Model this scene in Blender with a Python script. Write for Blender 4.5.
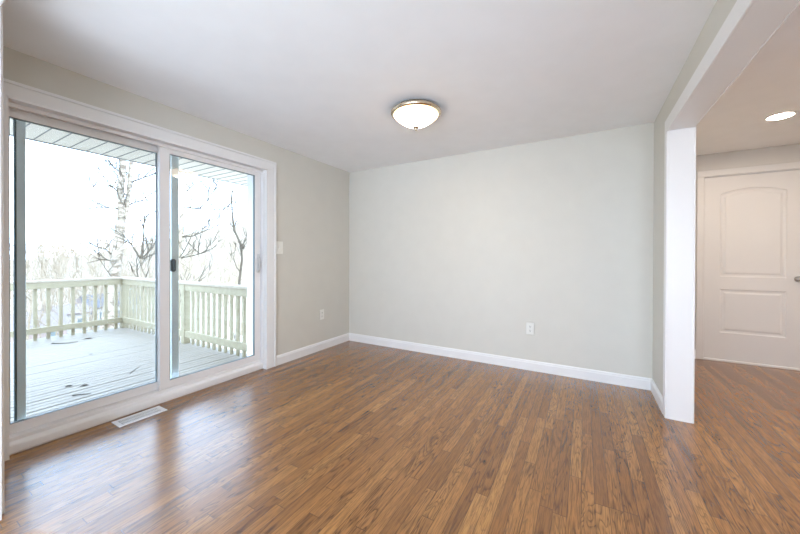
import bpy, bmesh, math, random
from mathutils import Vector, Matrix

for o in list(bpy.data.objects):
    bpy.data.objects.remove(o)
S = bpy.context.scene
C = S.collection

# ------------------------------------------------------------------ camera
YAW, PIT, ROL, CAMH = .521, -.0045, .0029, 1.2022
F_PX, CY = 320.5895, 259.2338
cd = bpy.data.cameras.new('camera')
cam = bpy.data.objects.new('camera', cd)
C.objects.link(cam)
c_, s_ = math.cos(YAW), math.sin(YAW)
fw = Vector((-s_*math.cos(PIT), c_*math.cos(PIT), math.sin(PIT)))
rt = Vector((c_, s_, 0))
up = rt.cross(fw)
r2 = rt*math.cos(ROL) + up*math.sin(ROL)
u2 = -rt*math.sin(ROL) + up*math.cos(ROL)
M = Matrix((r2, u2, -fw)).transposed().to_4x4()
M.translation = Vector((0, 0, CAMH))
cam.matrix_world = M
cd.sensor_width = 36
cd.lens = F_PX*36/800
cd.shift_y = -(267-CY)/800
cd.clip_start = .02
cd.clip_end = 600
S.camera = cam

# ------------------------------------------------------------------ sky, daylight, exposure
W = bpy.data.worlds.new('sky')
S.world = W
W.use_nodes = True
bg = W.node_tree.nodes['Background']
bg.inputs[0].default_value = (.57, .745, 1.0, 1)
bg.inputs[1].default_value = 7.5

def area(name, loc, rot, sx, sy, energy, col):
    l = bpy.data.lights.new(name, 'AREA')
    l.shape = 'RECTANGLE'
    l.size, l.size_y = sx, sy
    l.energy, l.color = energy, col
    o = bpy.data.objects.new(name, l)
    o.location, o.rotation_euler = loc, rot
    C.objects.link(o)
    return o
# fill light added in the unseen kitchen behind the camera to brighten the room
area('unseen_kitchen_fill', (-.3, -2.57, 1.2), (math.radians(103), 0, 0), 3.6, 2.0, 74, (1.0, .94, .85))
# low sun behind the house: it lights the slope and the trees, the deck stays in the house's shade
sl = bpy.data.lights.new('sun', 'SUN')
sl.energy, sl.color, sl.angle = 2.4, (1., .92, .80), math.radians(2)
so_ = bpy.data.objects.new('sun', sl)
so_.rotation_euler = Vector((-1, .25, -.48)).to_track_quat('-Z', 'Y').to_euler()
so_.location = (8, -2, 6)
C.objects.link(so_)

vs = S.view_settings
S.display_settings.display_device = 'sRGB'
vs.view_transform = 'Standard'
vs.look = 'None'
vs.gamma = 1
vs.use_curve_mapping = False
vs.exposure = 0.14
try:
    S.cycles.max_bounces = 14
    S.cycles.diffuse_bounces = 8
    S.cycles.transparent_max_bounces = 16
    S.cycles.caustics_reflective = False
    S.cycles.caustics_refractive = False
    S.cycles.sample_clamp_indirect = 6
except Exception:
    pass

# ------------------------------------------------------------------ materials
class NT:
    def __init__(s, name):
        s.m = bpy.data.materials.new(name)
        s.m.use_nodes = True
        s.t = s.m.node_tree
        s.b = s.t.nodes['Principled BSDF']
        s.out = s.t.nodes['Material Output']
    def n(s, typ, **kw):
        x = s.t.nodes.new(typ)
        for k, v in kw.items():
            setattr(x, k, v)
        return x
    def l(s, a, b):
        s.t.links.new(a, b)
    def math(s, op, a, b=None, c=None):
        x = s.n('ShaderNodeMath', operation=op)
        for i, v in enumerate((a, b, c)):
            if v is None: continue
            if isinstance(v, (int, float)): x.inputs[i].default_value = v
            else: s.l(v, x.inputs[i])
        return x.outputs[0]
    def mix(s, f, a, b, mode='MIX'):
        x = s.n('ShaderNodeMix', data_type='RGBA', blend_type=mode)
        for sock, v in ((x.inputs[0], f), (x.inputs[6], a), (x.inputs[7], b)):
            if isinstance(v, (int, float)): sock.default_value = v
            elif isinstance(v, tuple): sock.default_value = (*v, 1)[:4]
            else: s.l(v, sock)
        return x.outputs[2]
    def comb(s, x=0, y=0, z=0):
        k = s.n('ShaderNodeCombineXYZ')
        for i, v in enumerate((x, y, z)):
            if isinstance(v, (int, float)): k.inputs[i].default_value = v
            else: s.l(v, k.inputs[i])
        return k.outputs[0]
    def noise(s, vec, scale, detail=2, rough=.5, dist=0):
        k = s.n('ShaderNodeTexNoise')
        if vec is not None: s.l(vec, k.inputs['Vector'])
        k.inputs['Scale'].default_value = scale
        k.inputs['Detail'].default_value = detail
        k.inputs['Roughness'].default_value = rough
        k.inputs['Distortion'].default_value = dist
        return k.outputs[0]
    def ramp(s, f, stops, interp='LINEAR'):
        k = s.n('ShaderNodeValToRGB')
        k.color_ramp.interpolation = interp
        e = k.color_ramp.elements
        while len(e) < len(stops): e.new(.5)
        for i, (p, c) in enumerate(stops):
            e[i].position = p
            e[i].color = (*c, 1) if isinstance(c, tuple) else (c, c, c, 1)
        s.l(f, k.inputs[0])
        return k.outputs[0]
    def bump(s, h, strength, dist=.01):
        k = s.n('ShaderNodeBump')
        k.inputs['Strength'].default_value = strength
        k.inputs['Distance'].default_value = dist
        s.l(h, k.inputs['Height'])
        s.l(k.outputs[0], s.b.inputs['Normal'])
    def set(s, **kw):
        for k, v in kw.items():
            sk = s.b.inputs[k]
            if isinstance(v, (int, float)): sk.default_value = v
            elif isinstance(v, tuple): sk.default_value = (*v, 1)
            else: s.l(v, sk)
        return s
    def pos(s):
        return s.n('ShaderNodeNewGeometry').outputs['Position']

def paint(name, col, rough=.5, var=.02, scale=6, bump=.04, bscale=260, spec=.5):
    t = NT(name)
    p = t.pos()
    n = t.noise(p, scale, 3)
    f = t.ramp(n, [(.35, 0.), (.65, 1.)])
    d = tuple(max(0, x*(1-var)) for x in col)
    t.set(**{'Base Color': t.mix(f, d, col), 'Roughness': rough, 'Specular IOR Level': spec})
    t.bump(t.noise(p, bscale, 2), bump, .002)
    return t.m

def metal(name, col, rough=.3):
    t = NT(name)
    n = t.noise(t.pos(), 180, 2)
    t.set(**{'Base Color': t.mix(n, tuple(x*.9 for x in col), col), 'Metallic': 1., 'Roughness': rough})
    return t.m

def emitter(name, col, strength):
    t = NT(name)
    n = t.noise(t.pos(), 30, 1)
    t.set(**{'Base Color': t.mix(n, (.9, .9, .88), (.95, .94, .92)), 'Emission Color': col, 'Emission Strength': strength})
    return t.m

M_WALL = paint('wall_paint_light_grey', (.62, .606, .55), .6)
M_TILE = paint('pale_bounce_tile', (.70, .70, .69), .4)
M_HALLWALL = paint('hall_wall_paint', (.62, .60, .57), .6)
M_CEIL = paint('ceiling_paint_white', (.89, .90, .915), .8, spec=.2)
M_TRIM = paint('trim_paint_white', (.79, .79, .79), .3, .01, 5, .02, 90)
M_VINYL = paint('vinyl_white', (.82, .81, .81), .35, .01, 5, .01, 80)
M_DOOR = paint('door_paint_white', (.69, .68, .67), .4, .015, 4, .03, 120)
M_GASKET = paint('gasket_grey', (.22, .26, .27), .6)  # even grey of the glazing gaskets
M_SPLINE = paint('spline_dark_teal', (.05, .10, .11), .6)
M_HANDLE = paint('handle_grey_white', (.62, .62, .62), .4)
M_PLATE = paint('plastic_ivory_white', (.82, .82, .77), .35, .01)
M_SLOT = paint('slot_dark', (.03, .03, .03), .6)
M_SCREENFRAME = paint('screen_frame_sky_tint', (.84, .95, .98), .45, .03)  # white frame with reflected sky blue put into its colour
M_LATCH = paint('latch_dark_plastic', (.03, .06, .075), .4)
M_REGISTER = paint('register_enamel_white', (.82, .83, .85), .35)
M_REGDARK = paint('register_dark_grey', (.16, .17, .19), .6)  # dark grey of the sheet under the louvres
M_NICKEL = metal('brushed_nickel', (.80, .68, .52), .25)
M_STEEL = metal('door_steel', (.55, .55, .55), .35)
M_DECK = None

def mat_glass():
    t = NT('window_glass')
    t.t.nodes.remove(t.b)
    tr = t.n('ShaderNodeBsdfTransparent'); tr.inputs[0].default_value = (.985, 1, .995, 1)
    gl = t.n('ShaderNodeBsdfGlossy'); gl.inputs['Roughness'].default_value = 0.0
    fr = t.n('ShaderNodeFresnel'); fr.inputs[0].default_value = 1.45
    mx = t.n('ShaderNodeMixShader')
    t.l(t.math('MULTIPLY', fr.outputs[0], .8), mx.inputs[0]); t.l(tr.outputs[0], mx.inputs[1]); t.l(gl.outputs[0], mx.inputs[2])
    t.l(mx.outputs[0], t.out.inputs[0])
    return t.m
M_GLASS = mat_glass()

def mat_mesh():
    t = NT('insect_screen_mesh')
    t.t.nodes.remove(t.b)
    tr = t.n('ShaderNodeBsdfTransparent')
    df = t.n('ShaderNodeBsdfDiffuse'); df.inputs[0].default_value = (.35, .4, .42, 1)
    mx = t.n('ShaderNodeMixShader'); mx.inputs[0].default_value = .09
    t.l(tr.outputs[0], mx.inputs[1]); t.l(df.outputs[0], mx.inputs[2])
    t.l(mx.outputs[0], t.out.inputs[0])
    return t.m
M_MESH = mat_mesh()

def mat_floor():
    t = NT('oak_strip_floor')
    sp = t.n('ShaderNodeSeparateXYZ'); t.l(t.pos(), sp.inputs[0])
    X, Y = sp.outputs[0], sp.outputs[1]
    Wd = .0585
    u = t.math('DIVIDE', t.math('ADD', X, 20.013), Wd)
    row = t.math('FLOOR', u); fu = t.math('FRACT', u)
    def wn(dim, vec=None, w=None):
        k = t.n('ShaderNodeTexWhiteNoise', noise_dimensions=dim)
        if vec is not None: t.l(vec, k.inputs['Vector'])
        if w is not None: t.l(w, k.inputs['W'])
        return k
    h1 = wn('1D', w=row).outputs[0]
    h2 = wn('1D', w=t.math('ADD', row, .37)).outputs[0]
    L = t.math('ADD', t.math('MULTIPLY', h2, .75), .55)
    v = t.math('DIVIDE', t.math('ADD', t.math('ADD', Y, 30.), t.math('MULTIPLY', h1, 9.7)), L)
    seg = t.math('FLOOR', v); fv = t.math('FRACT', v)
    k = wn('3D', vec=t.comb(row, seg, 3.3))
    r1 = k.outputs[0]
    sc = t.n('ShaderNodeSeparateColor'); t.l(k.outputs[1], sc.inputs[0])
    ra, rb, rc = sc.outputs[0], sc.outputs[1], sc.outputs[2]
    base = t.ramp(r1, [(0., (.26, .107, .026)), (.3, (.325, .140, .036)), (.6, (.365, .162, .043)), (.85, (.41, .19, .051)), (1., (.47, .23, .067))])
    # slow tone drift along each board
    dr = t.noise(t.comb(t.math('MULTIPLY', X, 3.), t.math('MULTIPLY', Y, 1.1), t.math('MULTIPLY', ra, 40.)), 1.5, 2)
    base = t.mix(t.math('MULTIPLY', dr, .35), base, (.15, .075, .038))
    # pores: fine streaks along the board
    pv = t.comb(t.math('MULTIPLY', X, 230.), t.math('MULTIPLY', Y, 9.), t.math('MULTIPLY', rb, 60.))
    po = t.ramp(t.noise(pv, 1., 3, .6), [(.40, 1.), (.56, 0.)])
    base = t.mix(t.math('MULTIPLY', po, .5), base, (.075, .034, .016))
    # cathedral figure: contour lines of a stretched field, different on each board
    cv = t.comb(t.math('MULTIPLY', X, 15.), t.math('MULTIPLY', Y, 1.7), t.math('MULTIPLY', rc, 80.))
    cn = t.noise(cv, 1., 2, .5, .7)
    ln = t.math('FRACT', t.math('MULTIPLY', cn, t.math('ADD', t.math('MULTIPLY', ra, 8.), 7.)))
    ln = t.ramp(ln, [(0., 1.), (.20, .4), (.42, 0.), (.88, 0.), (1., 1.)])
    br = t.ramp(t.noise(t.comb(t.math('MULTIPLY', X, 160.), t.math('MULTIPLY', Y, 14.), rb), 1., 2), [(.3, .35), (.6, 1.)])
    ln = t.math('MULTIPLY', t.math('MULTIPLY', ln, br), t.ramp(rb, [(.2, .28), (.55, .88)]))
    base = t.mix(ln, base, (.050, .021, .008))
    # joints
    g1 = t.math('MINIMUM', fu, t.math('SUBTRACT', 1., fu))
    g1 = t.ramp(t.math('MULTIPLY', g1, 10.), [(.10, 1.), (.34, 0.)])
    fm = t.math('MULTIPLY', t.math('MINIMUM', fv, t.math('SUBTRACT', 1., fv)), t.math('MULTIPLY', L, 100.))
    g2 = t.ramp(fm, [(.08, 1.), (.22, 0.)])
    gap = t.math('MAXIMUM', g1, g2)
    base = t.mix(t.math('MULTIPLY', gap, .72), base, (.03, .014, .007))
    rn = t.noise(t.comb(t.math('MULTIPLY', X, 40.), t.math('MULTIPLY', Y, 3.), 0), 1., 3)
    t.set(**{'Base Color': base, 'Roughness': t.math('ADD', t.math('MULTIPLY', rn, .06), .20), 'Specular IOR Level': .45})
    t.b.inputs['Coat Weight'].default_value = .5
    t.b.inputs['Coat Roughness'].default_value = .26
    hgt = t.math('SUBTRACT', t.math('MULTIPLY', t.noise(t.comb(t.math('MULTIPLY', X, 20.), t.math('MULTIPLY', Y, 2.), ra), 1., 2), .35), gap)
    t.bump(hgt, .10, .0015)
    return t.m
M_FLOOR = mat_floor()

def mat_wood_paint(name, c1, c2, rough=.6):
    t = NT(name)
    mp = t.n('ShaderNodeMapping'); t.l(t.pos(), mp.inputs[0]); mp.inputs['Scale'].default_value = (9, 2, 9)
    n = t.noise(mp.outputs[0], 2.2, 5, .65)
    t.set(**{'Base Color': t.mix(t.ramp(n, [(.35, 0.), (.7, 1.)]), c1, c2), 'Roughness': rough})
    t.bump(n, .2, .003)
    return t.m
M_DECKWOOD = mat_wood_paint('deck_board_pale_blue_grey', (0.265, 0.227, 0.181), (0.304, 0.261, 0.208), .55)
M_RAIL = mat_wood_paint('rail_wood_pale_green', (0.336, 0.287, 0.186), (0.411, 0.355, 0.239), .7)
M_RAILCAP = mat_wood_paint('rail_cap_weathered', (0.409, 0.340, 0.254), (0.479, 0.403, 0.308), .7)
M_SOFFIT = paint('soffit_vinyl', (0.858, 0.793, 0.699), .5)
M_SOFFITLINE = paint('soffit_groove', (0.255, 0.262, 0.255), .6)
M_FASCIA = paint('fascia_grey', (.30, .32, .32), .5)

def mat_bark(name, c1, c2, sx=6):
    t = NT(name)
    mp = t.n('ShaderNodeMapping'); t.l(t.pos(), mp.inputs[0]); mp.inputs['Scale'].default_value = (3, 3, sx)
    n = t.noise(mp.outputs[0], 1.6, 5, .7, .5)
    t.set(**{'Base Color': t.mix(t.ramp(n, [(.42, 0.), (.56, 1.)]), c1, c2), 'Roughness': .9, 'Specular IOR Level': .2})
    return t.m
M_BIRCH = mat_bark('pale_bark', (0.151, 0.116, 0.085), (0.409, 0.356, 0.284), 7)
M_TWIG = mat_bark('twig_bark', (0.072, 0.058, 0.043), (0.108, 0.090, 0.068))
M_TWIGPALE = mat_bark('pale_twig_bark', (0.266, 0.216, 0.157), (0.329, 0.274, 0.204))  # pale bark stands in for haze over the slope trees
M_WOODS = mat_bark('far_woods_haze_bark', (0.314, 0.263, 0.204), (0.377, 0.322, 0.251))  # haze over the far woods is painted as pale bark
M_HILL = None
def mat_hill():
    t = NT('hill_winter_ground')
    n = t.noise(t.pos(), .5, 6, .7)
    n2 = t.noise(t.pos(), .06, 3)
    a = t.mix(t.ramp(n, [(.35, 0.), (.65, 1.)]), (0.283, 0.244, 0.196), (0.353, 0.314, 0.251))  # ground colour paled in place of haze
    t.set(**{'Base Color': t.mix(n2, a, (.33, .285, .23)), 'Roughness': 1., 'Specular IOR Level': 0.})
    return t.m
M_HILL = mat_hill()
M_HOUSEWHITE = paint('siding_white', (0.414, 0.414, 0.414), .7)
M_HOUSEPINK = paint('siding_rose', (0.319, 0.260, 0.244), .7)
M_ROOFGREY = paint('roof_shingle_grey', (0.114, 0.114, 0.126), .8, .2, 3)
M_ROOFROSE = paint('roof_shingle_rose', (0.204, 0.174, 0.168), .8, .15, 3)
M_HOUSEGLASS = paint('house_window_glass', (.16, .20, .21), .2)
M_LEAF = paint('dead_leaf_brown', (0.042, 0.033, 0.027), .8, .3, 60)

# ------------------------------------------------------------------ mesh helpers
def nb(): return bmesh.new()

def box(bm, x0, x1, y0, y1, z0, z1, bev=0.0, seg=1):
    vs_ = [bm.verts.new((x, y, z)) for x in (x0, x1) for y in (y0, y1) for z in (z0, z1)]
    q = [(0, 1, 3, 2), (4, 6, 7, 5), (0, 4, 5, 1), (2, 3, 7, 6), (0, 2, 6, 4), (1, 5, 7, 3)]
    fs = [bm.faces.new([vs_[i] for i in f]) for f in q]
    if bev:
        es = list({e for f in fs for e in f.edges})
        bmesh.ops.bevel(bm, geom=es, offset=bev, segments=seg, affect='EDGES', clamp_overlap=True)

def tube(bm, pts, rad, n=6, cap=True):
    pts = [Vector(p) for p in pts]
    if isinstance(rad, (int, float)): rad = [rad]*len(pts)
    rings = []
    a = None
    for i, p in enumerate(pts):
        d = (pts[min(i+1, len(pts)-1)] - pts[max(i-1, 0)])
        d = d.normalized() if d.length > 1e-9 else Vector((0, 0, 1))
        if a is None:
            a = d.orthogonal().normalized()
        a = (a - d*a.dot(d))
        a = a.normalized() if a.length > 1e-6 else d.orthogonal().normalized()
        b = d.cross(a)
        rings.append([bm.verts.new(p + (a*math.cos(k*2*math.pi/n) + b*math.sin(k*2*math.pi/n))*rad[i]) for k in range(n)])
    for A, B in zip(rings, rings[1:]):
        for k in range(n):
            bm.faces.new((A[k], A[(k+1) % n], B[(k+1) % n], B[k]))
    if cap:
        bm.faces.new(rings[0][::-1]); bm.faces.new(rings[-1])

def lathe(bm, prof, cx, cy, n=48, axis='Z', cap=True):
    """prof: (r, h) pairs swept round the axis through (cx, cy)."""
    rings = []
    for r, h in prof:
        ring = []
        for k in range(n):
            a = 2*math.pi*k/n
            if axis == 'Z': co = (cx + r*math.cos(a), cy + r*math.sin(a), h)
            else: co = (cx + r*math.cos(a), h, cy + r*math.sin(a))   # axis Y: cy is the height
            ring.append(bm.verts.new(co))
        rings.append(ring)
    for A, B in zip(rings, rings[1:]):
        for k in range(n):
            bm.faces.new((A[k], A[(k+1) % n], B[(k+1) % n], B[k]))
    if cap:
        bm.faces.new(rings[0][::-1]); bm.faces.new(rings[-1])
    bmesh.ops.recalc_face_normals(bm, faces=bm.faces)

def prism(bm, prof, p0, p1, flip=False):
    """extrude a closed (depth, height) profile from p0 to p1 in the floor plane; depth points to the left of travel."""
    p0, p1 = Vector(p0), Vector(p1)
    d = (p1-p0).normalized()
    nrm = Vector((-d.y, d.x, 0))
    if flip: nrm = -nrm
    A = [bm.verts.new(p0 + nrm*a + Vector((0, 0, h))) for a, h in prof]
    B = [bm.verts.new(p1 + nrm*a + Vector((0, 0, h))) for a, h in prof]
    n = len(prof)
    for i in range(n):
        bm.faces.new((A[i], A[(i+1) % n], B[(i+1) % n], B[i]))
    bm.faces.new(A[::-1]); bm.faces.new(B)
    bmesh.ops.recalc_face_normals(bm, faces=bm.faces)

def wloc(o):
    v = Vector((0, 0, 0))
    while o is not None:
        v += o.location
        o = o.parent
    return v

def obj(name, bm, m, parent=None, smooth=False, loc=None):
    me = bpy.data.meshes.new(name)
    off = wloc(parent) if parent else Vector((0, 0, 0))
    own = Vector(loc) if loc else off
    bmesh.ops.translate(bm, verts=bm.verts, vec=-own)
    bm.normal_update()
    bm.to_mesh(me); bm.free()
    me.materials.append(m)
    if smooth:
        for p in me.polygons: p.use_smooth = True
    o = bpy.data.objects.new(name, me)
    C.objects.link(o)
    if parent: o.parent = parent
    o.location = own-off
    return o

def bx(name, m, parent, *args, **kw):
    bm = nb(); box(bm, *args, **kw)
    return obj(name, bm, m, parent)

def tag(o, label, cat, group=None, kind=None):
    o['label'] = label; o['category'] = cat
    if group: o['group'] = group
    if kind: o['kind'] = kind
    return o

def thing(name, loc, label, cat, group=None):
    o = bpy.data.objects.new(name, None)
    o.empty_display_size = .1
    o.location = loc
    C.objects.link(o)
    return tag(o, label, cat, group)

def struct(o, label, cat):
    return tag(o, label, cat, None, 'structure')

def struct_empty(name, loc, label, cat):
    o = thing(name, loc, label, cat)
    o['kind'] = 'structure'
    return o

def dup(root, delta, label=None):
    """a copy of a thing with copies of its parts and sub-parts, moved by delta."""
    r = root.copy(); C.objects.link(r)
    r.location = root.location + Vector(delta)
    if label: r['label'] = label
    for ch in list(root.children):
        c = ch.copy(); C.objects.link(c); c.parent = r
        for g in list(ch.children):
            d = g.copy(); C.objects.link(d); d.parent = c
    return r

# ------------------------------------------------------------------ room dimensions
XL, YB, XR, H = -2.965, 3.68, .547, 2.44     # left wall, back wall, right wall, ceiling
XR2 = .687                                   # hall face of the right wall
YJ = 3.085                                   # end of the right wall stub (opening jamb)
YH = 5.12                                    # hall back wall
XH = 2.8                                     # hall right wall
DY0, DY1, DZ = .475, 2.285, 2.15             # patio door opening
HX0, HX1, HZ = 1.245, 2.065, 2.165           # hall door opening
YK = -2.6

# ---- floor and ceiling
bm = nb(); box(bm, XL-.16, XH, .2, YH+.15, -.05, 0)
struct(obj('floor', bm, M_FLOOR), 'brown oak strip floor running through both rooms', 'floor')
bm = nb(); box(bm, XL-.29, XH+.15, YK-.15, YH+.15, H, H+.12)
struct(obj('ceiling', bm, M_CEIL), 'smooth white painted ceiling over both rooms', 'ceiling')

bm = nb(); box(bm, XL, XH, YK, .2, -.05, 0)  # unseen kitchen floor, made pale to throw light up at the ceiling
struct(obj('floor_kitchen', bm, M_TILE), 'unseen kitchen floor behind the camera, made pale to bounce light onto the ceiling', 'floor')

# ---- walls
bm = nb()
box(bm, XL-.29, XL, YK-.15, DY0, 0, H)
box(bm, XL-.29, XL, DY1, YB+.15, 0, H)
box(bm, XL-.29, XL, DY0, DY1, DZ, H)
struct(obj('wall_left', bm, M_WALL), 'light grey wall on the left around the sliding glass door', 'wall')
bm = nb(); box(bm, XL, XR, YB, YB+.15, 0, H)
struct(obj('wall_back', bm, M_WALL), 'plain light grey back wall with one outlet', 'wall')
bm = nb()
box(bm, XR, XR2, YJ+.015, YH, 0, H)
box(bm, XR, XR2, .38, YJ+.015, 2.173, H)
struct(obj('wall_right', bm, M_WALL), 'short grey wall stub and header beside the wide opening to the hall', 'wall')
bm = nb()
box(bm, XL, -2.315, .24, .360, 0, H)
box(bm, -2.315, .45, .24, .360, 2.355, H)
box(bm, .45, XR2, .24, .38, 0, H)
struct(obj('wall_front', bm, M_WALL), 'wall with the wide opening at the left edge of the view', 'wall')
bm = nb()
box(bm, XR2, HX0-.015, YH, YH+.15, 0, H)
box(bm, HX1+.015, XH, YH, YH+.15, 0, H)
box(bm, HX0-.015, HX1+.015, YH, YH+.15, HZ+.015, H)
struct(obj('wall_hall_back', bm, M_HALLWALL), 'taupe lit wall above and beside the white hall door', 'wall')
bm = nb(); box(bm, XH, XH+.15, YK-.15, YH+.15, 0, H)
struct(obj('wall_hall_right', bm, M_HALLWALL), 'hall wall beyond the right edge of the view', 'wall')
bm = nb(); box(bm, 1.25, XH, .24, .38, 0, H)  # unseen partial wall added to keep kitchen light out of the hall
struct(obj('wall_hall_front', bm, M_HALLWALL), 'unseen hall wall added to hold back light from the kitchen', 'wall')
bm = nb()
box(bm, XL, -2.3, YK-.15, YK, 0, H); box(bm, 1.7, XH, YK-.15, YK, 0, H)
box(bm, -2.3, 1.7, YK-.15, YK, 0, .1); box(bm, -2.3, 1.7, YK-.15, YK, 2.3, H)
struct(obj('wall_kitchen_back', bm, M_WALL), 'unseen kitchen wall behind the camera with a wide opening added for the fill light', 'wall')

# ---- baseboards (moulded profile: flat board with a stepped cap)
BP = [(0, 0), (.015, 0), (.015, .082), (.011, .088), (.011, .097), (.005, .107), (0, .107)]
bm = nb(); prism(bm, BP, (XL, YB, 0), (XL, 2.388, 0))
struct(obj('baseboard_left', bm, M_TRIM), 'white baseboard under the left wall beside the sliding door', 'baseboard')
bm = nb(); prism(bm, BP, (XR, YB, 0), (XL, YB, 0))
struct(obj('baseboard_back', bm, M_TRIM), 'white baseboard along the back wall', 'baseboard')
bm = nb(); prism(bm, BP, (XR, 3.155, 0), (XR, YB, 0))
struct(obj('baseboard_right', bm, M_TRIM), 'short white baseboard on the right wall stub', 'baseboard')
bm = nb(); prism(bm, BP, (1.172, YH, 0), (XR2, YH, 0)); prism(bm, BP, (XH, YH, 0), (2.14, YH, 0)); prism(bm, BP, (XR2, YH, 0), (XR2, 3.16, 0))
struct(obj('baseboard_hall', bm, M_TRIM), 'white baseboard along the hall walls', 'baseboard')

# ---- trim of the wide opening on the right: jamb lining, head lining, casings on both faces
bm = nb()
box(bm, XR-.001, XR2+.001, YJ, YJ+.02, 0, 2.178)                 # jamb lining
box(bm, XR-.001, XR2+.001, .40, YJ, 2.158, 2.178)               # head lining
for xa, xb in ((XR-.014, XR-.001), (XR2+.001, XR2+.014)):
    box(bm, xa, xb, YJ-.002, YJ+.07, 0, 2.156, .003)
    box(bm, xa, xb, .40, YJ+.07, 2.156, 2.252, .003)
struct(obj('trim_1', bm, M_TRIM), 'white flat casing lining the wide opening to the hall', 'trim')
# ---- trim of the near opening at the left edge of the view
bm = nb()
box(bm, -2.316, -2.300, .238, .362, 0, 2.357)
box(bm, -2.30, .45, .238, .362, 2.34, 2.357)
box(bm, -2.42, -2.345, .360, .377, 0, 2.43, .003)
box(bm, -2.345, .45, .360, .377, 2.362, 2.43, .003)
struct(obj('trim_2', bm, M_TRIM), 'white trim of the opening at the far left edge of the view', 'trim')
# ---- casing round the patio door
bm = nb()
XC = -2.945
CT = 2.245
box(bm, XL, XC, 2.283, 2.3675, 0, 2.152, .003)
box(bm, XL, XC+.006, 2.3665, 2.388, 0, CT, .003)
box(bm, XL, XC, .405, .487, 0, 2.152, .003)
box(bm, XL, XC+.006, .385, .406, 0, CT, .003)
box(bm, XL, XC, .406, 2.3665, 2.150, CT-.020, .003)
box(bm, XL, XC+.006, .406, 2.3665, CT-.021, CT, .003)
struct(obj('trim_3', bm, M_TRIM), 'white wide casing around the sliding glass door', 'trim')

# ------------------------------------------------------------------ door_1: sliding patio door
d1 = struct_empty('door_1', (-3.05, 1.385, 0), 'white sliding glass door with two panels opening to the deck', 'door')
# frame: jambs, head, tracks
bm = nb()
box(bm, -3.125, -2.946, DY0-.0, DY0+.018, 0, DZ)
box(bm, -3.125, -2.946, DY1-.018, DY1, 0, DZ)
box(bm, -3.125, -2.946, DY0, DY1, DZ-.012, DZ+.006)
box(bm, -3.035, -3.012, DY0+.018, DY1-.018, 2.112, DZ-.012, .002)   # inner head track lip
box(bm, -3.275, -3.124, DY0-.01, DY0+.014, -.04, DZ+.02)                    # exterior jamb extensions and head
box(bm, -3.275, -3.124, DY1-.020, DY1+.01, -.04, DZ+.02)
box(bm, -3.275, -3.124, DY0+.014, DY1-.020, DZ+.004, DZ+.02)
box(bm, -3.125, -3.112, DY0+.018, DY1-.018, 2.105, DZ-.012, .002)
box(bm, -3.030, -2.985, DY1-.028, DY1-.018, .07, 2.112, .002)       # jamb stop on the latch side
box(bm, -3.120, -3.078, DY1-.030, DY1-.018, .07, 2.112, .002)
obj('frame', bm, M_VINYL, d1)
# sill: riser board plus sloped threshold with track ribs
bm = nb()
SP = [(-3.125, 0), (-3.005, 0), (-3.000, .010), (-3.000, .052), (-3.004, .060), (-3.012, .064), (-3.028, .072), (-3.028, .094), (-3.034, .098), (-3.125, .098)]
A = [bm.verts.new((x, DY0+.018, z)) for x, z in SP]; B = [bm.verts.new((x, DY1-.018, z)) for x, z in SP]
for i in range(len(SP)):
    j = (i+1) % len(SP); bm.faces.new((A[i], A[j], B[j], B[i]))
bm.faces.new(A[::-1]); bm.faces.new(B); bmesh.ops.recalc_face_normals(bm, faces=bm.faces)
obj('sill', bm, M_VINYL, d1)

def panel(name, xc, y0, y1, ly, ry, gz0, gz1, z0, z1, label=None):
    t = .018
    bm = nb()
    box(bm, xc-t, xc+t, y0, ly, z0, z1, .003)
    box(bm, xc-t, xc+t, ry, y1, z0, z1, .003)
    box(bm, xc-t, xc+t, ly-.004, ry+.004, z0, gz0, .003)
    box(bm, xc-t, xc+t, ly-.004, ry+.004, gz1, z1, .003)
    p = obj(name, bm, M_VINYL, d1)
    bm = nb(); box(bm, xc-.003, xc+.003, ly, ry, gz0, gz1)
    g = obj('glass_pane', bm, M_GLASS, p)
    bm = nb(); w = .0025
    for a, b, c, d in ((ly, ly+w, gz0, gz1), (ry-w, ry, gz0, gz1), (ly, ry, gz0, gz0+w), (ly, ry, gz1-w, gz1)):
        box(bm, xc-.010, xc+.0165, a, b, c, d)
    k = obj('gasket', bm, M_GASKET, p); k['label'] = 'dark glazing gasket'
    return p
fixed = panel('fixed_panel', -3.092, DY0+.02, 1.365, .516, 1.306, .163, 2.066, .10, 2.125)
slide = panel('sliding_panel', -3.050, 1.306, 2.257, 1.380, 2.186, .160, 2.073, .10, 2.130)
# dark gap where the fixed panel meets the head track
# pull handle on the sliding panel
bm = nb()
box(bm, -3.032, -3.022, 2.208, 2.240, 1.035, 1.235, .004)
tube(bm, [(-3.024, 2.218, 1.06), (-3.002, 2.218, 1.075), (-2.995, 2.218, 1.13), (-3.002, 2.218, 1.19), (-3.024, 2.218, 1.205)], .008, 8)
hd = obj('handle', bm, M_HANDLE, slide)
bx('thumb_latch', M_STEEL, slide, -3.024, -3.014, 2.228, 2.238, 1.10, 1.135, bev=.002)

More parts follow.
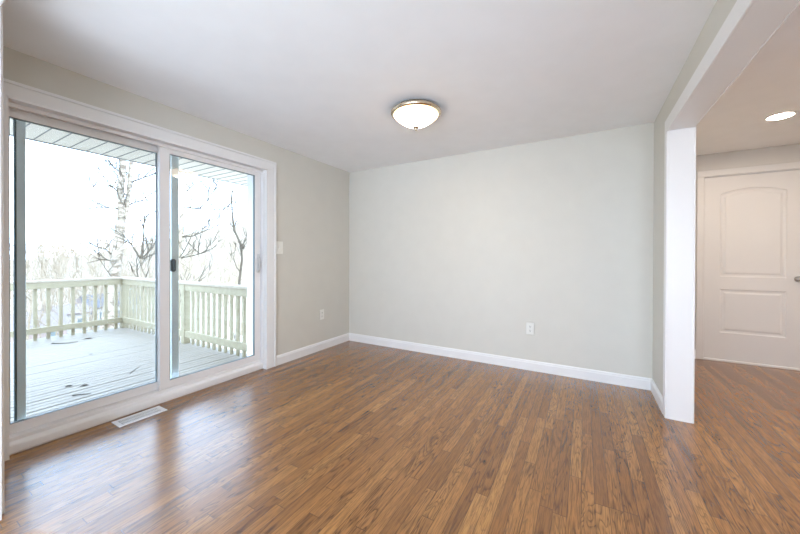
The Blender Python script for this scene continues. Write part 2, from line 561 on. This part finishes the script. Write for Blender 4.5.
# ---- insect screen door parked over the fixed panel, outside
XS = -3.140
scr = thing('screen_door', (XS, 1.02, .06), 'sliding insect screen with white frame tinted sky blue standing outside the left glass panel', 'screen door')
sy = [(.553, .594), (1.437, 1.495)]
for a, b in sy:
    bx('stile', M_SCREENFRAME, scr, XS-.012, XS+.012, a, b, .10, 2.135, bev=.003)
bx('rail', M_SCREENFRAME, scr, XS-.012, XS+.012, .594, 1.437, .10, .150, bev=.003)
bx('rail', M_SCREENFRAME, scr, XS-.012, XS+.012, .594, 1.437, 2.09, 2.135, bev=.003)
bx('spline', M_SPLINE, scr, XS-.013, XS+.0135, .5455, .554, .10, 2.135)['label'] = 'dark edge strip'
bm = nb(); box(bm, XS-.001, XS+.001, .594, 1.437, .150, 2.09)
obj('screen_mesh', bm, M_MESH, scr)
bm = nb(); box(bm, XS+.012, XS+.026, 1.425, 1.468, 1.075, 1.185, .008, 2); box(bm, XS+.020, XS+.033, 1.440, 1.452, 1.09, 1.17, .004)
obj('latch', bm, M_LATCH, scr)['label'] = 'dark latch plate'

# ------------------------------------------------------------------ door_2: hall door
d2 = struct_empty('door_2', ((HX0+HX1)/2, YH, 0), 'white moulded hall door with an arched upper panel', 'door')
bm = nb()
box(bm, HX0-.015, HX0, YH-.002, YH+.14, 0, HZ)
box(bm, HX1, HX1+.015, YH-.002, YH+.14, 0, HZ)
box(bm, HX0-.015, HX1+.015, YH-.002, YH+.14, HZ, HZ+.015)
obj('jamb', bm, M_DOOR, d2)
bm = nb()
for a, b in ((HX0-.075, HX0-.006), (HX1+.006, HX1+.075)):
    box(bm, a, b, YH-.018, YH, 0, HZ+.006, .004)
box(bm, HX0-.075, HX1+.075, YH-.018, YH, HZ+.006, HZ+.08, .004)
obj('casing', bm, M_DOOR, d2)
bx('threshold', M_TRIM, d2, HX0, HX1, YH-.006, YH+.09, 0, .023, bev=.003)

def door_slab():
    """a grid face whose panels are sunk with a moulded groove and a raised field."""
    x0, x1, z0, z1, yf = HX0+.003, HX1-.003, .022, HZ-.003, YH+.012
    px0, px1 = 1.385, 1.918
    def outline(kind, inset):
        a, b = px0+inset, px1-inset
        if kind == 'low':
            za, zb = .338+inset, .845-inset
            return [(a, za), (b, za), (b, zb), (a, zb)]
        za, zs, zt = .992+inset, 1.957-inset, 2.012-inset
        pts = [(a, za), (b, za), (b, zs)]
        n = 18
        for i in range(1, n):
            f = i/n
            pts.append((b+(a-b)*f, zs + (zt-zs)*math.sin(math.pi*f)**.8))
        pts.append((a, zs))
        return pts
    bm = nb()
    # slab front with two holes: fill between the outer rectangle and the panel outlines
    outer = [bm.verts.new((x, yf, z)) for x, z in ((x0, z0), (x1, z0), (x1, z1), (x0, z1))]
    es = [bm.edges.new((outer[i], outer[(i+1) % 4])) for i in range(4)]
    loops = []
    for kind in ('low', 'top'):
        lv = [bm.verts.new((x, yf, z)) for x, z in outline(kind, 0)]
        es += [bm.edges.new((lv[i], lv[(i+1) % len(lv)])) for i in range(len(lv))]
        loops.append((kind, lv))
    bmesh.ops.triangle_fill(bm, edges=es, use_beauty=True, use_dissolve=False)
    for kind, lv in loops:
        prev = lv
        for inset, dy in ((.008, .007), (.020, .009), (.030, .009), (.048, .002)):
            cur = [bm.verts.new((x, yf+dy, z)) for x, z in outline(kind, inset)]
            n = len(cur)
            for i in range(n):
                bm.faces.new((prev[i], prev[(i+1) % n], cur[(i+1) % n], cur[i]))
            prev = cur
        bm.faces.new(prev)
    # sides and back
    back = [bm.verts.new((x, yf+.035, z)) for x, z in ((x0, z0), (x1, z0), (x1, z1), (x0, z1))]
    for i in range(4):
        bm.faces.new((outer[i], outer[(i+1) % 4], back[(i+1) % 4], back[i]))
    bm.faces.new(back)
    bmesh.ops.recalc_face_normals(bm, faces=bm.faces)
    return bm
obj('door_slab', door_slab(), M_DOOR, d2)
bm = nb()
lathe(bm, [(.031, YH+.013), (.031, YH+.006), (.013, YH+.002), (.011, YH-.020), (.020, YH-.030), (.027, YH-.042), (.027, YH-.052), (.020, YH-.062), (.006, YH-.066)], 2.004, .985, 28, 'Y')
obj('door_knob', bm, M_STEEL, d2, smooth=True)['label'] = 'round brushed metal knob'

# ------------------------------------------------------------------ ceiling lamp
LX, LY = -1.22, 2.385
lamp = thing('ceiling_lamp', (LX, LY, H), 'flush ceiling lamp with frosted glass bowl and brushed nickel ring, lit', 'lamp')
bm = nb(); lathe(bm, [(.120, H), (.175, H), (.178, H-.012), (.196, H-.018), (.207, H-.026), (.209, H-.038), (.205, H-.046), (.196, H-.052), (.186, H-.052), (.120, H-.030)], LX, LY, 64)
obj('ring', bm, M_NICKEL, lamp, smooth=True)['label'] = 'brushed nickel ring'
bm = nb()
prof = [(.186, H-.048), (.183, H-.056), (.172, H-.069), (.153, H-.085), (.130, H-.101), (.104, H-.116), (.076, H-.129), (.050, H-.138), (.028, H-.143), (.008, H-.145)]
lathe(bm, prof, LX, LY, 64)
def mat_bowl():
    # bulbs sit in the middle of the bowl, so the glass glows strongest near its centre and warm at the rim
    t = NT('lamp_bowl_frosted')
    d = t.n('ShaderNodeVectorMath', operation='DISTANCE')
    t.l(t.pos(), d.inputs[0]); d.inputs[1].default_value = (LX, LY, H-.14)
    f = t.math('DIVIDE', d.outputs['Value'], .21)
    t.set(**{'Base Color': (.9, .88, .82), 'Emission Color': t.ramp(f, [(.3, (1., .84, .62)), (1., (1., .66, .36))]),
             'Emission Strength': t.math('MULTIPLY', t.ramp(f, [(0., 1.), (.4, .4), (.62, .035), (.85, .05), (1., .035)]), 170.)})
    return t.m
M_BOWL = mat_bowl()
obj('glass_bowl', bm, M_BOWL, lamp, smooth=True)['label'] = 'glowing frosted glass bowl'
bm = nb(); lathe(bm, [(.010, H-.141), (.027, H-.145), (.029, H-.151), (.018, H-.160), (.010, H-.165), (.011, H-.171), (.003, H-.177)], LX, LY, 24)
obj('finial', bm, M_NICKEL, lamp, smooth=True)['label'] = 'small nickel finial'

# ------------------------------------------------------------------ recessed light in the hall ceiling
M_CAN = emitter('recessed_lamp_glow', (1., .84, .68), 240.)
def can(x, y, label):
    t = thing('recessed_light', (x, y, H), label, 'ceiling light')
    bm = nb(); lathe(bm, [(.074, H), (.098, H), (.098, H-.004), (.090, H-.008), (.076, H-.006), (.074, H)], x, y, 48, cap=False)
    obj('trim_ring', bm, M_TRIM, t, smooth=True)
    bm = nb(); lathe(bm, [(.076, H-.0005), (.076, H-.004), (.050, H-.005), (.004, H-.005)], x, y, 48)
    obj('lens', bm, M_CAN, t, smooth=True)
    return t
can(1.47, 4.05, 'round recessed light glowing in the hall ceiling near the white door')
can(2.25, 3.1, 'added unseen recessed light farther along the hall ceiling, beyond the right edge of the view')  # this and the next are unseen lights added to brighten the hall
can(1.8, 1.7, 'added unseen recessed light in the hall ceiling close to the camera, beyond the right edge')

# ------------------------------------------------------------------ outlets and switch
def cover_plate(name, kind, loc, nrm, w, h, label, cat):
    """built facing -Y at the origin, then turned to face nrm."""
    t = thing(name, loc, label, cat)
    def put(nm, bm, m):
        if nrm == 'x':
            bmesh.ops.rotate(bm, verts=bm.verts, cent=(0, 0, 0), matrix=Matrix.Rotation(math.radians(90), 3, 'Z'))
        bmesh.ops.translate(bm, verts=bm.verts, vec=Vector(loc))
        return obj(nm, bm, m, t)
    bm = nb(); box(bm, -w/2, w/2, -.006, 0, -h/2, h/2, .003, 2)
    put('cover_plate', bm, M_PLATE)
    if kind == 'outlet':
        for s in (1, -1):
            bm = nb(); box(bm, -.017, .017, -.009, -.005, s*.022-.014, s*.022+.014, .004, 2)
            f = put('receptacle', bm, M_PLATE)
            bm = nb()
            for dx in (-.0065, .0065):
                box(bm, dx-.0014, dx+.0014, -.0098, -.0085, s*.022-.001, s*.022+.008)
            box(bm, -.003, .003, -.0098, -.0085, s*.022-.011, s*.022-.005)
            g = put('slot', bm, M_SLOT)
            g.parent = f; g.location = (0, 0, 0); g['label'] = 'dark plug slots'
        bm = nb(); lathe(bm, [(.003, -.0055), (.003, -.0075), (.001, -.008)], 0, 0, 10, 'Y')
        put('screw', bm, M_STEEL)
    else:
        bm = nb(); box(bm, -.006, .006, -.008, -.005, -.013, .013, .001)
        put('switch_collar', bm, M_PLATE)
        bm = nb(); box(bm, -.004, .004, -.020, -.006, -.001, .010, .002)
        put('toggle', bm, M_PLATE)
    return t
cover_plate('wall_outlet', 'outlet', (-.497, YB, .448), 'y', .080, .130, 'white duplex outlet low on the back wall', 'outlet')
cover_plate('wall_outlet', 'outlet', (XL, 3.118, .460), 'x', .080, .130, 'white duplex outlet low on the left wall near the corner', 'outlet')
cover_plate('light_switch', 'switch', (XL, 2.447, 1.312), 'x', .092, .140, 'white light switch on the left wall beside the sliding door casing', 'switch')

# ------------------------------------------------------------------ floor register
rg = thing('floor_register', (-2.895, 1.12, 0), 'white metal floor register in the oak floor below the sliding door', 'floor vent')
bm = nb()
x0, x1, y0, y1 = -2.966, -2.828, .970, 1.272
for a, b, c, d in ((x0, x1, y0, y0+.030), (x0, x1, y1-.030, y1), (x0, x0+.026, y0+.03, y1-.03), (x1-.026, x1, y0+.03, y1-.03)):
    box(bm, a, b, c, d, 0, .006, .002)
box(bm, x0+.064, x0+.074, y0+.03, y1-.03, .0005, .0055)
obj('frame', bm, M_REGISTER, rg)
bm = nb()
for i in range(25):
    y = y0+.036+i*.0097
    for a, b in ((x0+.026, x0+.064), (x0+.074, x1-.026)):
        box(bm, a, b, y, y+.0048, .001, .0048)
obj('louvres', bm, M_REGISTER, rg)
bm = nb(); box(bm, x0+.02, x1-.02, y0+.025, y1-.025, .0002, .0012)
obj('damper', bm, M_REGDARK, rg)['label'] = 'grey damper under the louvres'

# ------------------------------------------------------------------ deck outside
ZD = -.05
bm = nb()
x = -3.28
random.seed(3)
while x > -7.2:
    w = .074
    dz = random.uniform(-.0015, .0015)
    box(bm, x-w, x, -2.5, 2.62, ZD-.035+dz, ZD+dz, .004)
    x -= w+.009
XE = x
box(bm, XE, -3.28, -2.5, -2.46, ZD-.24, ZD-.036); box(bm, XE, -3.28, 2.56, 2.60, ZD-.24, ZD-.036)
box(bm, XE+.01, XE+.05, -2.5, 2.60, ZD-.24, ZD-.036)
tag(obj('deck_floor', bm, M_DECKWOOD), 'pale blue grey painted board deck outside the glass door', 'deck', None, 'structure')

XF, YS = -7.10, 2.50      # far railing line, side railing line
TOPZ = .845
def railing_far():
    t = thing('deck_railing', (XF, 0, ZD), 'pale green wooden railing along the far edge of the deck, facing the door', 'railing')
    bx('cap_rail', M_RAILCAP, t, XF-.085, XF+.055, -2.5, YS+.07, TOPZ-.035, TOPZ, bev=.004)
    bx('top_rail', M_RAIL, t, XF+.012, XF+.050, -2.5, YS-.045, TOPZ-.125, TOPZ-.036, bev=.003)
    bx('bottom_rail', M_RAIL, t, XF+.012, XF+.050, -2.5, YS-.045, ZD+.10, ZD+.19, bev=.003)
    for y in (YS, .45, -1.6):
        bx('post', M_RAIL, t, XF-.045, XF+.045, y-.045, y+.045, ZD, TOPZ-.036, bev=.004)
    y = YS-.11
    while y > -2.45:
        if abs(y-.45) > .06 and abs(y+1.6) > .06:
            bx('baluster', M_RAIL, t, XF-.027, XF+.011, y-.019, y+.019, ZD-.03 if y < YS-.05 else ZD, TOPZ-.04)
        y -= .136
    return t
railing_far()
def railing_side():
    t = thing('deck_railing', (-5.1, YS, ZD), 'pale green wooden railing along the right end of the deck, meeting the house', 'railing')
    bx('cap_rail', M_RAILCAP, t, XF+.056, -3.26, YS-.055, YS+.085, TOPZ-.035, TOPZ, bev=.004)
    for a, b in ((XF+.046, -5.085), (-4.995, -3.31)):
        bx('top_rail', M_RAIL, t, a, b, YS-.038, YS-.001, TOPZ-.125, TOPZ-.036, bev=.003)
        bx('bottom_rail', M_RAIL, t, a, b, YS-.038, YS-.001, ZD+.10, ZD+.19, bev=.003)
    for x in (-5.04, -3.31):
        bx('post', M_RAIL, t, x-.045, x+.045, YS-.045, YS+.045, ZD, TOPZ-.036, bev=.004)
    x = XF+.13
    while x < -3.37:
        if abs(x+5.04) > .06:
            bx('baluster', M_RAIL, t, x-.016, x+.016, YS, YS+.030, ZD, TOPZ-.04)
        x += .131
    return t
railing_side()

# ---- soffit of the roof overhang
ZS = 2.25
bm = nb()
XO = -4.28
box(bm, XO, -3.26, -3.6, 5.4, ZS, ZS+.03)
box(bm, XO-.02, XO, -3.6, 5.4, ZS-.006, ZS+.16)
so = struct_empty('soffit', (-3.7, 1.4, ZS), 'pale vinyl soffit panels under the roof overhang above the deck', 'soffit')
obj('panels', bm, M_SOFFIT, so)
bm = nb()
y = .856-.1175*36
while y < 5.3:
    box(bm, XO+.002, -3.26, y-.0035, y+.0035, ZS-.004, ZS+.001)
    y += .1175
box(bm, XO-.002, XO+.006, -3.6, 5.4, ZS-.008, ZS)
obj('panel_joints', bm, M_SOFFITLINE, so)
bm = nb(); box(bm, XO-.02, XL-.29, -3.6, 5.4, ZS+.16, ZS+.20)
obj('roof_edge', bm, M_FASCIA, so)

# ---- twigs and leaves lying on the deck
def twig(pts, r, label):
    bm = nb()
    P_ = [(x, y, ZD+.001+r+dz) for x, y, dz in pts]
    tube(bm, P_, [r*(1-.5*i/(len(P_)-1)) for i in range(len(P_))], 6)
    return tag(obj('twig', bm, M_LEAF, loc=(pts[0][0], pts[0][1], ZD)), label, 'twig', 'twigs fallen on the deck')
twig([(-6.62, 1.50, 0), (-6.50, 1.56, .004), (-6.45, 1.63, 0), (-6.42, 1.72, .003)], .007, 'longest dark twig lying near the far railing of the deck')
twig([(-3.98, 1.03, 0), (-3.94, 1.08, .002), (-3.89, 1.13, 0)], .005, 'thin twig on the deck boards nearest the glass door')
twig([(-4.22, 1.54, 0), (-4.30, 1.61, .003), (-4.39, 1.69, 0)], .004, 'thin twig on the deck close to the middle door stile')
def leaf(x, y, a, s, label):
    bm = nb()
    n = 7
    L_, R_, Mi = [], [], []
    for i in range(n):
        f = i/(n-1); w = s*.34*math.sin(math.pi*min(1, f*.96+.02))
        z = .004*math.sin(f*math.pi)+.003
        Mi.append(bm.verts.new((s*(f-.5), 0, z))); L_.append(bm.verts.new((s*(f-.5), w, z+w*.12))); R_.append(bm.verts.new((s*(f-.5), -w, z+w*.18)))
    for i in range(n-1):
        bm.faces.new((Mi[i], Mi[i+1], L_[i+1], L_[i])); bm.faces.new((R_[i], R_[i+1], Mi[i+1], Mi[i]))
    bmesh.ops.solidify(bm, geom=bm.faces[:], thickness=.002)
    bmesh.ops.rotate(bm, verts=bm.verts, cent=(0, 0, 0), matrix=Matrix.Rotation(a, 3, 'Z'))
    zmin = min(v.co.z for v in bm.verts)
    bmesh.ops.translate(bm, verts=bm.verts, vec=(x, y, ZD-zmin+.0016))
    return tag(obj('dead_leaf', bm, M_LEAF, loc=(x, y, ZD)), label, 'leaf', 'dead leaves on the deck')
leaf(-6.58, 1.88, 1.2, .10, 'dark curled leaf farthest out, by the deck edge below the far railing')
leaf(-5.50, 1.59, .4, .05, 'tiny dark leaf alone in the middle of the deck')
leaf(-4.31, 1.09, 1.3, .06, 'left leaf of the pair lying on the deck near the door')
leaf(-4.20, 1.17, 1.0, .07, 'right leaf of the pair lying on the deck near the door')

# ------------------------------------------------------------------ the slope and the far hill
def lerp(a, b, f): return a+(b-a)*f
def sm(f): f = max(0, min(1, f)); return f*f*(3-2*f)
def ground_z(x, y):
    t = -x
    z = -2.9
    if t > 8: z = lerp(-2.9, -8.0, sm((t-8)/40))
    if t > 58:
        top = -3 + .235*max(0, y-18) + 1.2*math.sin(y*.09)
        z = lerp(-8.0, top, sm((t-58)/62))
    return z + .25*math.sin(x*.31+y*.2)*min(1, max(0, t-10)/20)
bm = nb()
NX, NY = 60, 56
gv = []
for i in range(NX+1):
    x = -3.2 - 150*(i/NX)**1.5
    gv.append([bm.verts.new((x, y, ground_z(x, y))) for y in [(-50 + 240*j/NY) for j in range(NY+1)]])
for i in range(NX):
    for j in range(NY):
        bm.faces.new((gv[i][j], gv[i+1][j], gv[i+1][j+1], gv[i][j+1]))
bmesh.ops.recalc_face_normals(bm, faces=bm.faces)
tag(obj('hillside', bm, M_HILL, smooth=True), 'pale winter slope falling from the deck and rising to the far hill', 'ground', None, 'structure')

# far woods: nobody could count the twigs
def grow(bm, p, d, length, r, depth, rng, n=4, spread=.6, upb=.25, kids=(2, 3), bend=.18, minr=.004):
    segs = 3 if depth > 0 else 2
    pts, rad = [p.copy()], [r]
    q = p.copy(); dd = d.copy()
    for i in range(segs):
        dd = (dd + Vector((rng.uniform(-bend, bend), rng.uniform(-bend, bend), rng.uniform(-bend*.5, bend) + upb*.15))).normalized()
        q = q + dd*(length/segs)
        pts.append(q.copy()); rad.append(max(minr, r*(1-.42*(i+1)/segs)))
    tube(bm, pts, rad, n, cap=False)
    if depth <= 0: return
    for k in range(rng.randint(*kids)):
        i = rng.randint(1, segs)
        side = Vector((rng.uniform(-1, 1), rng.uniform(-1, 1), rng.uniform(-.1, .6))).normalized()
        nd = (dd*(1-spread) + side*spread + Vector((0, 0, upb))).normalized()
        grow(bm, pts[i], nd, length*rng.uniform(.5, .75), max(minr, rad[i]*.6), depth-1, rng, n, spread, upb, kids, bend, minr)
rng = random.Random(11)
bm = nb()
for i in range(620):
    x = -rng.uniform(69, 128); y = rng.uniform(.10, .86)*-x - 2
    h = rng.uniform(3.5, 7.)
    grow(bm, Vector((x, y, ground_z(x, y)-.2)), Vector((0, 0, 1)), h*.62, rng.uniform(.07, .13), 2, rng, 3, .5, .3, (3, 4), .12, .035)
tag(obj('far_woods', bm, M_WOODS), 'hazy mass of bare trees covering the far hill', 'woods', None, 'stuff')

def bare_tree(name, base, segs, label, cat='tree', trunk_mat=None, twig_mat=None, seed=0, group=None):
    """segs: list of (points, radii, is_trunk, sprays) polylines; sprays grow twigs from the polyline."""
    rng = random.Random(seed)
    t = thing(name, base, label, cat, group)
    bt = nb()
    for pts, rad, is_trunk, spray in segs:
        bb = None if is_trunk else nb()
        tube(bt if is_trunk else bb, pts, rad, 9 if is_trunk else 5, cap=is_trunk)
        cnt, ln, dep = spray
        for k in range(cnt):
            i = rng.randint(1, len(pts)-1)
            a, b = Vector(pts[i-1]), Vector(pts[i])
            p = a.lerp(b, rng.random())
            d = ((b-a).normalized()*.5 + Vector((rng.uniform(-1, 1), rng.uniform(-1, 1), rng.uniform(-.1, .7)))*.7).normalized()
            if is_trunk: bb = nb()
            grow(bb, p, d, ln*rng.uniform(.6, 1.2), .020, dep, rng, 4, .55, .18, (2, 3), .22, .0085)
            if is_trunk: obj('twig', bb, twig_mat or M_TWIG, t, smooth=True)
        if not is_trunk: obj('branch', bb, twig_mat or M_TWIG, t, smooth=True)
    obj('trunk', bt, trunk_mat or M_BIRCH, t, smooth=True)
    return t
# the large pale tree beyond the deck corner: double stem
G = ground_z(-14, 4.5)
T = lambda y, z, x=-14.: (x, y, z)
bare_tree('bare_tree', (-14, 4.4, G), [
    ([T(4.36, G-.1), T(4.47, -1.3), T(4.66, .45), T(4.79, 1.72), T(4.86, 2.45)], [.24, .20, .165, .155, .145], True, (2, .9, 1)),
    ([T(4.86, 2.40), T(4.86, 3.05), T(4.84, 3.5), T(4.90, 4.3), T(4.95, 5.6)], [.115, .105, .10, .10, .08], True, (5, 1.1, 2)),
    ([T(4.84, 2.25), T(5.00, 2.75), T(5.07, 3.45), T(5.14, 4.43), T(5.2, 5.8)], [.07, .07, .066, .062, .05], True, (5, 1.1, 2)),
    ([T(5.12, 3.85), T(5.40, 4.05, -13.7), T(5.75, 4.28, -13.4), T(6.0, 4.25, -13.2)], [.03, .026, .02, .01], False, (5, .7, 1)),
    ([T(5.09, 3.05), T(5.35, 3.2, -14.3), T(5.8, 3.38, -14.6), T(6.2, 3.4, -14.8)], [.03, .024, .018, .009], False, (5, .7, 1)),
    ([T(4.82, 3.45), T(4.55, 3.62), T(4.25, 3.58), T(3.95, 3.42)], [.022, .018, .014, .008], False, (4, .6, 1)),
    ([T(4.80, 2.85), T(4.55, 2.88), T(4.25, 2.86), T(4.1, 2.7)], [.02, .016, .012, .008], False, (4, .5, 1)),
    ([T(4.72, 1.15), T(4.45, 1.45), T(4.2, 1.55), T(4.02, 1.7)], [.028, .022, .016, .009], False, (4, .6, 1)),
    ([T(4.70, 1.05), T(4.35, 1.12), T(3.95, 1.0)], [.024, .017, .008], False, (3, .5, 1)),
    ([T(4.86, 4.1), T(4.6, 4.35), T(4.4, 4.8)], [.022, .016, .008], False, (3, .6, 1)),
], 'large pale bare tree with forked trunk rising behind the deck railing corner', seed=5)
# smaller spreading tree just right of it
G = ground_z(-12, 4.7)
bare_tree('bare_tree', (-12, 4.7, G), [
    ([(-12, 4.72, G-.1), (-12, 4.74, -1.0), (-12, 4.70, .4), (-12, 4.66, 1.15)], [.06, .05, .038, .03], True, (3, .8, 2)),
    ([(-12, 4.66, 1.12), (-12.1, 4.45, 1.6), (-12.2, 4.2, 2.0)], [.028, .02, .008], False, (4, .6, 1)),
    ([(-12, 4.66, 1.12), (-11.9, 4.68, 1.8), (-11.9, 4.72, 2.5)], [.028, .02, .008], False, (4, .6, 1)),
    ([(-12, 4.66, 1.12), (-12.1, 5.0, 1.5), (-12.2, 5.3, 2.1)], [.028, .02, .008], False, (4, .6, 1)),
    ([(-12, 4.66, 1.12), (-11.8, 5.1, 1.4), (-11.7, 5.5, 1.5)], [.025, .018, .008], False, (4, .6, 1)),
], 'smaller spreading bare tree just right of the large pale tree', seed=8, trunk_mat=M_TWIGPALE)
# tree seen through the right pane, long level branches
G = ground_z(-13, 6.2)
bare_tree('bare_tree', (-13, 6.05, G), [
    ([(-13, 6.0, G-.1), (-13, 6.05, -1), (-13, 6.15, .7), (-13, 6.3, 2.4), (-13, 6.45, 4.2), (-13, 6.5, 5.6)], [.11, .10, .085, .07, .055, .04], True, (6, 1.2, 2)),
    ([(-13, 6.25, 1.95), (-12.8, 6.6, 2.0), (-12.6, 7.0, 2.25), (-12.4, 7.35, 2.45)], [.032, .026, .018, .008], False, (5, .8, 2)),
    ([(-13, 6.30, 3.05), (-12.9, 6.9, 3.08), (-12.6, 7.4, 3.1), (-12.4, 7.75, 3.1)], [.032, .026, .018, .008], False, (6, .8, 2)),
    ([(-12.9, 6.9, 3.08), (-12.9, 7.2, 3.45), (-12.9, 7.5, 3.95)], [.022, .016, .008], False, (4, .6, 2)),
    ([(-13, 6.2, 1.15), (-12.7, 6.7, 1.3), (-12.5, 7.2, 1.5)], [.026, .02, .008], False, (5, .7, 2)),
    ([(-13, 6.4, 3.6), (-13.2, 6.9, 4.1), (-13.4, 7.3, 4.3)], [.026, .02, .008], False, (5, .7, 2)),
], 'slim bare tree with long level branches behind the left post of the right pane', seed=21, twig_mat=M_TWIG, trunk_mat=M_TWIGPALE)
# thin wavering tree at the right of the right pane
G = ground_z(-13.2, 8.69)
bare_tree('bare_tree', (-13.2, 8.69, G), [
    ([(-13.20, 8.690, G-.1), (-13.20, 8.723, -1.220), (-13.20, 8.756, 0.210), (-13.20, 8.877, 1.090), (-13.20, 8.833, 1.750), (-13.20, 8.525, 2.355), (-13.20, 8.426, 3.015), (-13.20, 8.382, 3.730), (-13.20, 8.426, 4.390)], [.07, .06, .05, .045, .042, .04, .036, .032, .022], True, (10, .7, 2)),
    ([(-13.20, 8.855, 1.530), (-13.31, 9.130, 2.080), (-13.31, 9.262, 2.520), (-13.31, 9.295, 3.400)], [.026, .02, .016, .008], False, (6, .6, 1)),
], 'thin wavering bare tree at the right side of the right pane', seed=33, trunk_mat=M_TWIG)
# paler trees scattered over the slope
def slope_tree(x, y, h, seed):
    g = ground_z(x, y)
    r = random.Random(seed)
    lean = r.uniform(-.12, .12)*h
    t = thing('bare_tree', (x, y, g), 'slender pale bare tree among the many on the slope below the deck', 'tree', 'pale trees on the slope')
    bt, bb = nb(), nb()
    pts = [Vector((x + r.uniform(-.1, .1), y + lean*f + r.uniform(-.08, .08), g-.15 + h*f)) for f in (0, .25, .5, .75, 1)]
    r0 = .010*h
    tube(bt, pts, [r0, r0*.8, r0*.6, r0*.38, .012], 6)
    for k in range(13):
        f = r.uniform(.28, .98)
        i = min(3, int(f*4)); p = pts[i].lerp(pts[i+1], f*4-i)
        a = r.uniform(0, 6.28)
        grow(bb, p, Vector((math.cos(a), math.sin(a), r.uniform(.2, .9))).normalized(), h*r.uniform(.14, .26)*(1.15-f*.5), .02, 2, r, 3, .5, .25, (2, 4), .2, .009)
    obj('trunk', bt, M_TWIGPALE, t); obj('branches', bb, M_TWIGPALE, t)
r = random.Random(77)
HOUSES = [(-50, 9.8), (-56, 14.0), (-60, 19.5)]
spots = [(-14, 4.8), (-12, 4.7), (-13, 6.3), (-13.2, 8.7)]
i = 0
for _ in range(900):
    x = -r.uniform(17, 58)
    y = r.uniform(.17, .76)*-x
    if any(math.hypot(x-a, y-b) < 3.6 for a, b in spots): continue
    if any(abs(y/x-b/a) < .07 and x < a+9 for a, b in HOUSES): continue
    spots.append((x, y)); i += 1
    if i > 34: break
    slope_tree(x, y, r.uniform(3.6, 6.2) + .10*max(0, y-10) + (-x)*.02, 100+i)

# ------------------------------------------------------------------ houses at the foot of the slope
def house(x, y, w, d, h, rh, wm, rm, label, wins):
    """front faces the deck (+X); w along Y."""
    g = min(ground_z(x+a*d/2, y+b*w/2) for a in (-1, 1) for b in (-1, 1)) - .1
    t = thing('house', (x, y, g), label, 'house', 'houses below the deck')
    bx('walls', wm, t, x-d/2, x+d/2, y-w/2, y+w/2, g, g+h)
    bm = nb()
    o = .3
    P_ = [(x-d/2-o, g+h), (x+d/2+o, g+h), (x+d/2+o, g+h+.15), (x, g+h+rh), (x-d/2-o, g+h+.15)]
    A = [bm.verts.new((a, y-w/2-o, b)) for a, b in P_]; B = [bm.verts.new((a, y+w/2+o, b)) for a, b in P_]
    for i in range(5): bm.faces.new((A[i], A[(i+1) % 5], B[(i+1) % 5], B[i]))
    bm.faces.new(A[::-1]); bm.faces.new(B); bmesh.ops.recalc_face_normals(bm, faces=bm.faces)
    obj('roof', bm, rm, t)
    for fy, fz, ww, wh in wins:
        yc = y + fy*w
        bx('window', M_HOUSEGLASS, t, x+d/2, x+d/2+.05, yc-ww/2, yc+ww/2, g+fz, g+fz+wh)
    bx('chimney', rm, t, x-.4, x+.2, y+w*.22, y+w*.22+.6, g+h+rh*.4, g+h+rh+.6)
house(-50, 9.8, 4.2, 5, 2.3, 1.5, M_HOUSEPINK, M_ROOFROSE, 'rose coloured small house below the deck, leftmost of three', [(-.25, 1., .7, .9), (.25, 1., .7, .9)])
house(-56, 14.0, 3.0, 5, 2.6, 1.0, M_HOUSEWHITE, M_ROOFROSE, 'white small house with two windows, middle of three below the deck', [(-.2, .9, .55, 1.1), (.2, .9, .55, 1.1)])
house(-60, 19.5, 5.6, 6, 2.6, 1.7, M_HOUSEWHITE, M_ROOFGREY, 'white small house with dark grey roof, rightmost of three below the deck', [(-.3, 1., .7, 1.), (0, 1., .7, 1.), (.3, 1., .7, 1.)])
